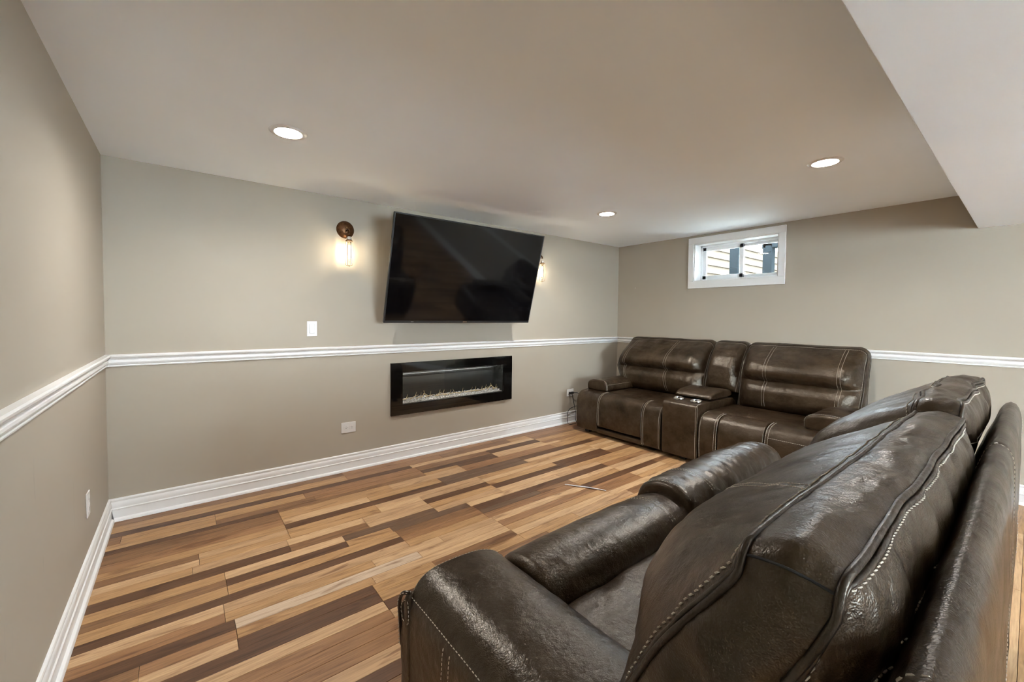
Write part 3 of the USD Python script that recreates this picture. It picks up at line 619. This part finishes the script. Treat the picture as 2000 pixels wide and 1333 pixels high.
DEPTH = 1.11
def back_cushion(parent, s0, s1, ztop=1.03, rise=(.2, .2), rearb=.022, flare0=0.0, flare1=0.0, crease=True, fat=1.0, seed=1, wavy=0.0, stitches=(), big=False, rc=.045, lean=0.0, low=.46):
    """A boxed back cushion between s0 and s1: puffed front panel, boxing strip over the top and sides, rear panel, two piped seams."""
    L = s1 - s0; k = ztop - 1.03
    zs = np.array([low, low + .05, .68, .79, .916, 1.03]); zs2 = zs + k * np.linspace(0, 1, 6)
    ed = PchipInterpolator(zs2, np.array([.395, .382, .355, .310, .246, .182]) + lean * np.linspace(0, 1, 6))
    rd = PchipInterpolator(zs2, np.array([.270, .246, .222, .180, .134, .092]) + lean * np.linspace(0, 1, 6))
    if crease: mz, mdp = [low, .50, .56, .62, .67, .700, .715, .730, .76, .80, .845, .885, .935, .985, 1.012, 1.03], [.415, .455, .482, .484, .462, .432, .414, .430, .462, .474, .456, .424, .352, .268, .215, .182]
    else: mz, mdp = [low, low + .03, low + .07, .70, .80, .88, .94, .99, 1.015, 1.03], [.40, .43, .445, .445, .428, .388, .335, .265, .215, .182]
    mz = np.array(mz); mz = mz + k * np.clip((mz - low) / (1.03 - low), 0, 1)
    mid = PchipInterpolator(mz, np.array(mdp) + lean * np.clip((mz - low) / (1.03 - low), 0, 1))
    q = resample(np.stack([mz, mid(mz)], 1), 400); zz = np.interp(np.linspace(0, 1, 64), np.linspace(0, 1, 400), np.interp(np.linspace(0, 1, 400), np.linspace(0, 1, 400), q[:, 0]))
    nu = max(24, int(L / .013)); tt = np.linspace(0, 1, nu); uu = .5 - .5 * np.cos(np.pi * (.12 + .76 * tt)); uu = (uu - uu[0]) / (uu[-1] - uu[0])
    def xz(u, z):
        fl = float(np.clip((ztop - z) / .31, 0, 1)) if z > .72 else float(np.clip((z - .56) / .14, -.4, 1))
        a, b_ = s0 - flare0 * fl, s1 + flare1 * fl; x = a + (b_ - a) * u
        dx = min(u, 1 - u) * L; dr = rc * (1 - math.sqrt(max(0, 1 - (1 - min(dx, rc) / rc) ** 2)))
        w = np.clip((z - .84 - k) / .19, 0, 1); w = w * w * (3 - 2 * w)
        return x, z - dr * w
    def wob(x, ph):
        return wavy * (meshkit.noise(np.array([x * 9.0, ph, seed * 3.1])) - .5) * 2
    F = np.zeros((nu, 64, 3))
    for i, u in enumerate(uu):
        ga = lambda x_, r_: 1 - (1 - min(1, x_ / r_)) ** 2.3
        g = ga(u * L, rise[0]) * ga((1 - u) * L, rise[1])
        for j, z in enumerate(zz):
            x, z2 = xz(u, z); F[i, j] = (x, ed(z) + (mid(z) - ed(z)) * g * fat, z2)
    top = np.clip((zz - (ztop - .12)) / .12, 0, 1)
    for i in range(nu):
        F[i, :, 1] += wob(F[i, 0, 0], 1.0) * top; F[i, :, 2] += wob(F[i, 0, 0], 2.0) * top * .8
    front = Surf(F).face_to((0, 1, .3))
    wgt = np.ones((nu, 64)); edge = np.minimum(1, np.minimum(uu, 1 - uu) * L / .05)[:, None] * np.minimum(1, np.minimum(zz - zz[0], zz[-1] - zz) / .03)[None]
    front.wrinkle(.0075 if big else .006, (9, 26, 9) if not big else (11, 7, 7), seed, edge)
    front.wrinkle(.008, (30, 10, 14), seed + 5, edge * np.exp(-((zz - .72 - k * .5) / .09) ** 2)[None] if crease else edge * .6)
    # pulls towards the piped edges
    near = np.exp(-np.minimum(uu, 1 - uu) * L / .07)[:, None] * np.minimum(1, np.minimum(uu, 1 - uu) * L / .012)[:, None] * np.ones(64)[None]
    front.wrinkle(.0065, (6, 14, 34), seed + 9, near)
    tnear = np.exp(-(zz[-1] - zz) / .05)[None] * np.minimum(1, (zz[-1] - zz) / .012)[None] * np.ones(nu)[:, None]
    front.wrinkle(.006, (38, 8, 6), seed + 3, tnear)
    RB = PchipInterpolator([0, .25, .6, .78, .90, 1.0], [0, .75, 1.0, .92, .60, 0])
    R = np.zeros((nu, 40, 3)); zr = np.linspace(low, ztop, 40)
    for i, u in enumerate(uu):
        g = (1 - abs(2 * u - 1) ** (2.0 * L / .22)) ** .6 if 0 < u < 1 else 0
        for j, z in enumerate(zr):
            x, z2 = xz(u, z); bz = float(RB(np.clip((z - low) / (ztop - low), 0, 1)))
            R[i, j] = (x, rd(z) - rearb * g * bz, z2)
    topr = np.clip((zr - (ztop - .12)) / .12, 0, 1)
    for i in range(nu):
        R[i, :, 1] += wob(R[i, 0, 0], 5.0) * topr; R[i, :, 2] += wob(R[i, 0, 0], 6.0) * topr * .8
    rear = Surf(R).face_to((0, -1, .3))
    re = np.minimum(1, np.minimum(uu, 1 - uu) * L / .03)[:, None] * np.minimum(1, np.minimum(zr - zr[0], zr[-1] - zr) / .02)[None]
    rear.wrinkle(.011, (22, 6, 7), seed + 21, re)
    # boxing strip: from the bottom left up over the top and down to the bottom right
    ij = [(0, j) for j in np.linspace(0, 63, 60)] + [(i, 63) for i in np.linspace(1, nu - 2, nu)] + [(nu - 1, j) for j in np.linspace(63, 0, 60)]
    jr = [(0, j) for j in np.linspace(0, 39, 60)] + [(i, 39) for i in np.linspace(1, nu - 2, nu)] + [(nu - 1, j) for j in np.linspace(39, 0, 60)]
    A = front.path(ij)[0]; B = rear.path(jr)[0]
    nB = len(A); outv = np.zeros((nB, 3)); outv[:60, 0] = -1; outv[60:60 + nu, 2] = 1; outv[60 + nu:, 0] = 1
    for _ in range(6): outv = (outv + np.roll(outv, 1, 0) + np.roll(outv, -1, 0)) / 3; outv[0] = (-1, 0, 0); outv[-1] = (1, 0, 0)
    nt = 22; tg = np.linspace(0, 1, nt); G = np.zeros((nB, nt, 3))
    for j, t_ in enumerate(tg): G[:, j] = A * (1 - t_) + B * t_ + outv * (.016 * math.sin(math.pi * t_) ** .7)
    gus = Surf(G).face_to((0, 0, 0.0)); 
    if (gus.N * outv[:, None]).sum() < 0: gus.flip = True; gus.norms()
    gus.wrinkle(.012 if big else .004, (9, 22, 12), seed + 31, np.sin(np.pi * tg)[None] ** .5 * np.ones(nB)[:, None])
    c = obj("back_cushion", sm(front), LEATHER, parent, True)
    obj("boxing_strip", sm(gus), LEATHER, c, True)
    obj("rear_panel", sm(rear), LEATHER, c, True)
    rp = .0048
    pa = resample(A, nB); 
    fold = lambda P_, ov: P_ + ov
    obj("piping", cat(tube(A + outv * .0022, rp, 8), tube(B + outv * .0022, rp, 8)), PIPING, c, True, "rolled leather piping")
    st = []
    # fold beside each piped seam, with its line of stitches
    fa, fn = front.path([(max(1.0, i) if i < nu / 2 else min(nu - 2.0, i), j) for i, j in ij])
    def inset(S, path, dist):
        """The boundary path moved a distance over the surface, away from the piped edge."""
        n_, m_ = S.P.shape[:2]
        du = np.linalg.norm(np.diff(S.P, axis=0), axis=2); dl = np.vstack([np.zeros(m_), np.cumsum(du, 0)]); dr_ = np.vstack([np.zeros(m_), np.cumsum(du[::-1], 0)])
        dv = np.linalg.norm(np.diff(S.P, axis=1), axis=2); dt = np.hstack([np.zeros((n_, 1)), np.cumsum(dv[:, ::-1], 1)])
        o = []
        for i, j in path:
            jj, ii = int(round(min(j, m_ - 1))), int(round(min(i, n_ - 1)))
            lo_ = float(np.interp(dist, dl[:, jj], np.arange(n_))); hi_ = n_ - 1 - float(np.interp(dist, dr_[:, jj], np.arange(n_)))
            tp_ = m_ - 1 - float(np.interp(dist, dt[ii], np.arange(m_)))
            o.append((min(max(i, lo_), hi_), min(j, tp_)))
        return np.array(o)
    sl, sg, sr = (.0095, .0022, .00115) if big else (.010, .004, .0012)
    p1, p2 = inset(front, ij, .024 if big else .0165), inset(rear, jr, .0155)
    P1, N1 = front.path(p1); st.append(dashes(P1, N1, sl, sg, sr * (1.2 if big else 1), lift=.0016 if big else .0006, twist=.0012 if big else 0))
    P2, N2 = rear.path(p2); st.append(dashes(P2, N2, sl, sg, sr, twist=.0010 if big else 0))
    if big:   # second rolled fold between piping and stitches
        q1, q2 = inset(front, ij, .0085), inset(rear, jr, .0085)
        obj("seam_fold", cat(tube(front.path(q1, .0010)[0], .0036, 8), tube(rear.path(q2, .0010)[0], .0036, 8)), PIPING, c, True)
        for cx in ((60,), (60 + nu - 1,)):
            gp = gus.P[cx[0]]; obj("corner_seam", tube(gp + outv[cx[0]] * .0004, .0016, 6), DARK, c, True)
    for s_ in stitches:
        for o in (-.011, .011):
            bot, topx = s_ if isinstance(s_, tuple) else (s_, s_)
            col = [(float(np.interp((bot + (topx - bot) * w_ ** 1.3 + o - s0) / L, uu, np.arange(nu))), 4 + 57 * w_) for w_ in np.linspace(0, 1, 12)]
            st.append(stitch_line(front, col, 160, length=sl, gap=sg, r=sr))
    if big:
        st.append(stitch_line(rear, [(1.5, 31.0), (nu * .5, 31.0)], 160, length=sl, gap=sg, r=sr))
    add_stitches(c, st)
    return front, rear, gus

def seat_roll(parent, name, s0, s1, zt=.545, d0=.80, d1=1.10, seed=3, amp=.004, freq=(30, 7, 7), stitches=(), end_st=(), r=.03, zlow=.10, bow=.010):
    k = zt - .548
    prof = [(d0 - .02, .36), (d0 - .004, .44 + k * .5), (d0 + .012, .492 + k), (d0 + .05, .530 + k), (d0 + .115, .548 + k), (d0 + .19, .538 + k), (d0 + .25, .505 + k), (d1 - .008, .44 + k * .7), (d1, .34), (d1 - .004, .22), (d1 - .018, zlow + .02), (d1 - .04, zlow), (d0 + .06, zlow), (d0 - .01, .2)]
    S = loft(prof, (s0, s1), r, r, lambda a, d, z: (a, d, z), 110, bow=lambda t: bow * math.sin(math.pi * t) - bow * .5)
    S.wrinkle(amp, freq, seed, None)
    p = obj(name, sm(S), LEATHER, parent, 50)
    st = []
    jt0, jt1 = col_near(S, d0 + .02, .50 + k), col_near(S, d1, .16)
    cols = np.linspace(jt0, jt1 if jt1 > jt0 else jt1 + 110, 2) if (jt1 - jt0) % 110 < 70 else np.linspace(jt0 + 110, jt1 + (110 if jt1 > jt0 else 0) if False else jt1, 2)
    for s_ in stitches:
        for o in (-.010, .010):
            i = row_at(S, s_ + o); st.append(stitch_line(S, [(i, cols[0]), (i, cols[1])], 160, length=.010, gap=.004, r=.0012))
    for s_ in end_st:
        i = row_at(S, s_); st.append(stitch_line(S, [(i, cols[0]), (i, cols[1])], 160, length=.010, gap=.004, r=.0013))
    add_stitches(p, st); return S, p
def slab(parent, name, prof, s0, s1, r=.02, seed=4, amp=.003, freq=(10, 10, 10), to=None, n=90, smooth=50):
    S = loft(prof, (s0, s1), r, r, to or (lambda a, d, z: (a, d, z)), n)
    S.wrinkle(amp, freq, seed); p = obj(name, sm(S), LEATHER, parent, smooth); return S, p

# ---- the long sofa in the foreground, facing the screen wall (local: x along it, y from its rear to its front)
SX, SY = 0.86, -3.462
so = thing("sofa", "dark brown leather reclining sofa in the foreground facing the television", "sofa", (SX, SY, 0))
E1, E2 = 2.055 - SX, 3.00 - SX       # where the first and second seats end
SHELL = [(.012, .06), (0, .3), (-.001, .6), (0, .90), (.006, .955), (.022, .980), (.042, .976), (.056, .950), (.068, .90), (.104, .80), (.16, .55), (.18, .25), (.18, .06)]
for i, (a, b_) in enumerate(((.004, E1 - .002), (E1 + .002, E2 - .02))):
    S = loft(SHELL, (a, b_), .026, .014, lambda s, d, z: (s, d, z), 120)
    S.wrinkle(.0035, (9, 9, 9), 40 + i); p = obj("back_shell", sm(S), LEATHER, so, 50)
    jr0, jr1 = col_near(S, .0, .3), col_near(S, .12, .45); st = []
    lo, hi = sorted((jr0, jr1)); rng_ = (lo, hi) if any(lo < col_near(S, .03, .98) < hi for _ in (0,)) else (hi, lo + 120)
    for o in (.016, .034) if i == 0 else (.012,):
        rr = row_at(S, a + o); st.append(stitch_line(S, [(rr, rng_[0]), (rr, rng_[1])], 260, length=.0085, gap=.003, r=.0013))
    rr = row_at(S, b_ - .012); st.append(stitch_line(S, [(rr, rng_[0]), (rr, rng_[1])], 260, length=.0085, gap=.003, r=.0011))
    add_stitches(p, st)
back_cushion(so, .022, E1 - .006, 1.032, (.48, .16), .078, .012, 0.0, True, 1.0, 11, .0025, ((.86, .33),), True, .03)
back_cushion(so, E1 + .006, E2 - .01, 1.062, (.16, .22), .075, 0.0, 0.0, True, 1.0, 12, .011, (), True, .06, lean=.012)
SEAT = [(.34, .38), (.345, .455), (.40, .478), (.55, .484), (.70, .480), (.785, .468), (.80, .44), (.80, .36), (.57, .34)]
slab(so, "seat_cushion", SEAT, .345, E1 - .004, .025, 51, .007, (9, 22, 9))
slab(so, "seat_cushion", SEAT, E1 + .004, E2 + .02, .025, 52, .007, (9, 22, 9))
seat_roll(so, "seat_front", .342, E1 - .006, .548, seed=61, amp=.003, freq=(12, 5, 5), stitches=(E1 - .17,), end_st=(E1 - .03,), r=.03)
seat_roll(so, "seat_front", E1 - .05, E2, .600, seed=62, amp=.009, freq=(34, 9, 9), stitches=(E1 + .14,), end_st=(E1 - .035, E2 - .010), r=.022, bow=.014)
slab(so, "back_frame", [(.13, .06), (.13, .50), (.16, .62), (.24, .62), (.30, .50), (.30, .06)], .03, E2 - .03, .01, 6, .001)
slab(so, "base_rail", [(.05, .04), (.05, .34), (1.06, .34), (1.075, .30), (1.075, .06), (1.05, .04)], .02, E2 - .03, .01, 5, .001)
# the near arm, carried along y with a rounded, stitched front edge
ARMP = [(.004, .05), (.0, .25), (.0, .44), (.006, .505), (.028, .548), (.066, .572), (.12, .577), (.20, .575), (.262, .566), (.305, .545), (.332, .510), (.340, .45), (.340, .25), (.336, .05)]
SA = loft(ARMP, (.07, 1.032), .012, .016, lambda y_, x_, z_: (x_, y_, z_), 150)
hw = np.clip((SA.P[..., 2] - .3) / .2, 0, 1)
SA.wrinkle(.0035, (8, 8, 8), 71, hw); SA.wrinkle(.006, (16, 16, 16), 72, hw * np.exp(-((SA.P[..., 0] - .27) / .07) ** 2) * np.exp(-((SA.P[..., 1] - .72) / .12) ** 2))
arm = obj("arm", sm(SA), LEATHER, so, 50)
def arm_cols(p, q):
    a, b_ = col_near(SA, *p), col_near(SA, *q); m_ = col_near(SA, .12, .577); lo, hi = sorted((a, b_))
    return (lo, hi) if lo <= m_ <= hi else (hi, lo + 150)
c0, c1 = arm_cols((.0, .500), (.335, .50)); re_ = row_at(SA, 1.022); st = []
st.append(stitch_line(SA, [(re_, c0), (re_, c1)], 260, length=.0085, gap=.003, r=.0012))
cs = col_near(SA, .008, .512); st.append(stitch_line(SA, [(row_at(SA, 1.02), cs), (row_at(SA, .09), cs)], 260, length=.0085, gap=.003, r=.0012))
for dd in (.835, .805):
    rr = row_at(SA, dd); ca, cb = col_near(SA, .0, .495), col_near(SA, .002, .10)
    if abs(ca - cb) > 75: (ca, cb) = (ca, cb + 150) if cb < ca else (ca + 150, cb)
    st.append(stitch_line(SA, [(rr, ca), (rr, cb)], 200, length=.0085, gap=.003, r=.0011))
add_stitches(arm, st)
# front face of the arm: a padded panel with a folded corner
FP = [(1.020, .05), (1.052, .07), (1.068, .25), (1.066, .40), (1.052, .485), (1.030, .525), (1.015, .52), (1.0, .30)]
SF = loft(FP, (-.004, .335), .012, .012, lambda s, d, z: (s, d, z), 80); SF.wrinkle(.004, (14, 14, 14), 75)
fpn = obj("arm_front_panel", sm(SF), LEATHER, so, 50)
fold = smooth_path([(.010, 1.026, .522), (.000, 1.040, .520), (-.006, 1.054, .504), (-.007, 1.060, .478), (-.005, 1.060, .43), (-.002, 1.060, .36)], 30)
obj("corner_fold", tube(fold, np.linspace(.006, .0035, 30), 8), PIPING, fpn, True)
fl2 = smooth_path([(.000, 1.024, .508), (-.003, 1.036, .500), (-.004, 1.047, .478), (-.003, 1.040, .450), (.000, 1.026, .440)], 24)
obj("corner_flap", tube(fl2, .0042, 8), LEATHER, fpn, True)
nn_ = np.tile(np.array([-1.0, 0, .2]), (30, 1)); nn_ /= np.linalg.norm(nn_, axis=1, keepdims=True)
add_stitches(fpn, [dashes(fold + nn_ * .0055, nn_, .0085, .003, .0011), dashes(fl2 + nn_[:24] * .0042, nn_[:24], .0085, .003, .0011),
                   dashes(smooth_path([(-.002, 1.018, .510), (-.0025, 1.010, .47), (-.0025, 1.018, .440), (-.003, 1.034, .46)], 24), nn_[:24], .0085, .003, .0011)])
obj("care_label", box((-.0052, .655, .42), (-.0030, .70, .492)), plain("label_cloth", (0.70, 0.70, 0.68), 0.7), arm, label="small white care label")
for s_ in (.06, E2 - .1):
    for d_ in (.10, 1.0): obj("foot", rbox((s_ - .03, d_ - .03, 0), (s_ + .03, d_ + .03, .05), .006, 8), BLACKP, so)

# ---- the loveseat with its console, against the window wall, facing the room (same local frame, turned 90 degrees)
lv = thing("loveseat", "dark brown leather reclining loveseat with centre cup-holder console in the far corner", "loveseat", (5.026, -2.76, 0), 90)
AR, R1, C0, C1, L0, LA, LE = .544, .893, 1.060, 1.398, 1.408, 2.172, 2.462
SH2 = [(.012, .06), (0, .3), (0, .90), (.02, .965), (.05, .965), (.075, .93), (.10, .72), (.13, .45), (.13, .06)]
for a, b_ in ((.135, C0 - .02), (C0 - .016, C1 + .006), (C1 + .01, LE - .09)):
    slab(lv, "back_shell", SH2, a, b_, .015, 81, .002)
back_cushion(lv, .115, 1.022, 1.052, (.14, .14), .03, .01, 0.0, True, 1.0, 21, .003, (.245, .78), False, .06)
back_cushion(lv, 1.030, 1.352, 1.055, (.09, .09), .03, 0.0, 0.0, False, 1.0, 22, .003, (), False, .05, low=.58)
back_cushion(lv, 1.360, 2.385, 1.052, (.14, .14), .03, 0.0, .075, True, 1.0, 23, .003, (1.74, 2.235), False, .06)
SEAT2 = [(.34, .36), (.345, .44), (.42, .470), (.60, .478), (.80, .474), (.93, .462), (.95, .44), (.95, .30), (.6, .28)]
slab(lv, "seat_cushion", SEAT2, AR - .21, C0 - .004, .02, 91, .004, (12, 8, 8)); slab(lv, "seat_cushion", SEAT2, L0, LA - .01, .02, 92, .004, (12, 8, 8))
FT = [(.86, .30), (.86, .455), (.93, .470), (1.00, .466), (1.055, .445), (1.090, .40), (1.105, .33), (1.108, .22), (1.100, .13), (1.09, .108), (1.05, .104), (.90, .104)]
ARMF = [(.12, .02), (.12, .42), (.30, .455), (.60, .468), (.93, .470), (1.00, .466), (1.055, .445), (1.090, .40), (1.105, .33), (1.108, .20), (1.098, .06), (1.075, .032), (.6, .032)]
def flat_front(name, a, b_, prof, sts=(), ends=(), seed=95, hs=None):
    S, p = slab(lv, name, prof, a, b_, .009, seed, .0028, (9, 9, 9), n=110); st = []
    ja, jb = col_near(S, .93, .470), col_near(S, 1.105, .12 if prof is FT else .05); jm = col_near(S, 1.09, .40)
    lo, hi = sorted((ja, jb)); cols = (lo, hi) if lo <= jm <= hi else (hi, lo + 110)
    for s_ in sts:
        for o in (-.009, .009): st.append(stitch_line(S, [(row_at(S, s_ + o), cols[0]), (row_at(S, s_ + o), cols[1])], 150, length=.010, gap=.0035, r=.0016))
    for s_ in ends: st.append(stitch_line(S, [(row_at(S, s_), cols[0]), (row_at(S, s_), cols[1])], 150, length=.010, gap=.0035, r=.0016))
    if hs is not None:
        jc = col_near(S, 1.100, hs); st.append(stitch_line(S, [(row_at(S, a + .03), jc), (row_at(S, b_ - .02), jc)], 200, length=.010, gap=.0035, r=.0016))
    add_stitches(p, st); return S, p
flat_front("arm", 0.0, AR - .002, ARMF, (AR - .022,), (), 101, .375)
flat_front("footrest", AR + .002, R1 - .002, FT, (), (), 102)
flat_front("seat_end_panel", R1 + .002, C0 - .004, ARMF, (R1 + .016,), (C0 - .02,), 103)
flat_front("seat_end_panel", L0 + .006, L0 + .215, ARMF, (L0 + .198,), (L0 + .022,), 104)
flat_front("footrest", L0 + .219, LA - .004, FT, (LA - .020,), (), 105)
flat_front("arm", LA, LE, ARMF, (), (), 106)
RAIL2 = [(.95, .034), (.95, .092), (1.08, .092), (1.094, .078), (1.090, .042), (1.07, .034)]
slab(lv, "lower_rail", RAIL2, AR - .01, R1 + .01, .006, 107, .001); slab(lv, "lower_rail", RAIL2, L0 + .20, LA + .01, .006, 108, .001)
# arm pads
PAD = [(.0, .462), (-.004, .50), (.002, .545), (.022, .576), (.06, .590), (.14, .594), (.21, .588), (.255, .572), (.276, .540), (.278, .50), (.272, .462), (.13, .458)]
def pad(a):
    S = loft([(x + a, z) for x, z in PAD], (.36, .935), .02, .026, lambda y_, x_, z_: (x_, y_, z_), 100); S.wrinkle(.003, (10, 10, 10), 111)
    p = obj("arm_pad", sm(S), LEATHER, lv, 50); st = []
    ja, jb, jm = col_near(S, a, .47), col_near(S, a + .275, .47), col_near(S, a + .14, .594); lo, hi = sorted((ja, jb)); cols = (lo, hi) if lo <= jm <= hi else (hi, lo + 100)
    st.append(stitch_line(S, [(row_at(S, .914), cols[0]), (row_at(S, .914), cols[1])], 200, length=.010, gap=.0035, r=.0015))
    for xx in (a - .003, a + .277):
        jc = col_near(S, xx, .545); st.append(stitch_line(S, [(row_at(S, .91), jc), (row_at(S, .5), jc)], 120, length=.010, gap=.0035, r=.0014))
    add_stitches(p, st)
pad(.055); pad(2.178)
# centre console with lid and two cup holders
CON = [(.30, .03), (.30, .52), (.60, .540), (1.00, .538), (1.085, .530), (1.104, .512), (1.108, .45), (1.104, .06), (1.09, .032), (.6, .030)]
S, p = slab(lv, "console", CON, C0 + .002, C1, .010, 121, .0015, n=110); jf0, jf1, jm = col_near(S, 1.0, .538), col_near(S, 1.104, .05), col_near(S, 1.104, .512)
lo, hi = sorted((jf0, jf1)); cols = (lo, hi) if lo <= jm <= hi else (hi, lo + 110); st = [stitch_line(S, [(row_at(S, C0 + .018), cols[0]), (row_at(S, C0 + .018), cols[1])], 160, length=.010, gap=.0035, r=.0015)]
add_stitches(p, st)
LID = [(.43, .540), (.425, .585), (.46, .612), (.60, .624), (.75, .616), (.84, .597), (.868, .570), (.862, .546), (.64, .540)]
S, p = slab(lv, "console_lid", LID, C0 + .004, C1 + .012, .022, 122, .003, n=90)
jc = col_near(S, .868, .570); st = [stitch_line(S, [(row_at(S, C0 + .03), jc), (row_at(S, C1 - .012), jc)], 120, length=.010, gap=.0035, r=.0015)]
add_stitches(p, st)
for s_ in (C0 + .085, C0 + .250):
    cup = obj("cup_holder", xf(lathe([(.0001, .000), (.037, .001), (.039, .010), (.044, .0125), (.050, .010), (.052, .004), (.052, -.001), (.0001, -.001)], 36), t=(s_, .965, .5425)), CHROME, lv, 35, "chrome cup holder ring")
    obj("button", xf(lathe([(.0001, .0135), (.009, .013), (.010, .011), (.010, 0), (.0001, 0)], 18), t=(s_, .965, .5425)), BLACKP, cup, 35)
slab(lv, "back_frame", [(.13, .06), (.13, .50), (.16, .62), (.24, .62), (.30, .50), (.30, .06)], .14, LE - .10, .01, 6, .001)
slab(lv, "plinth", [(.10, .014), (.10, .05), (1.00, .05), (1.00, .014)], .05, LE - .05, .004, 5, 0.0)
for s_ in (.10, 1.23, LE - .10):
    for d_ in (.14, 1.0): obj("foot", rbox((s_ - .03, d_ - .03, 0), (s_ + .03, d_ + .03, .03), .006, 8), BLACKP, lv)
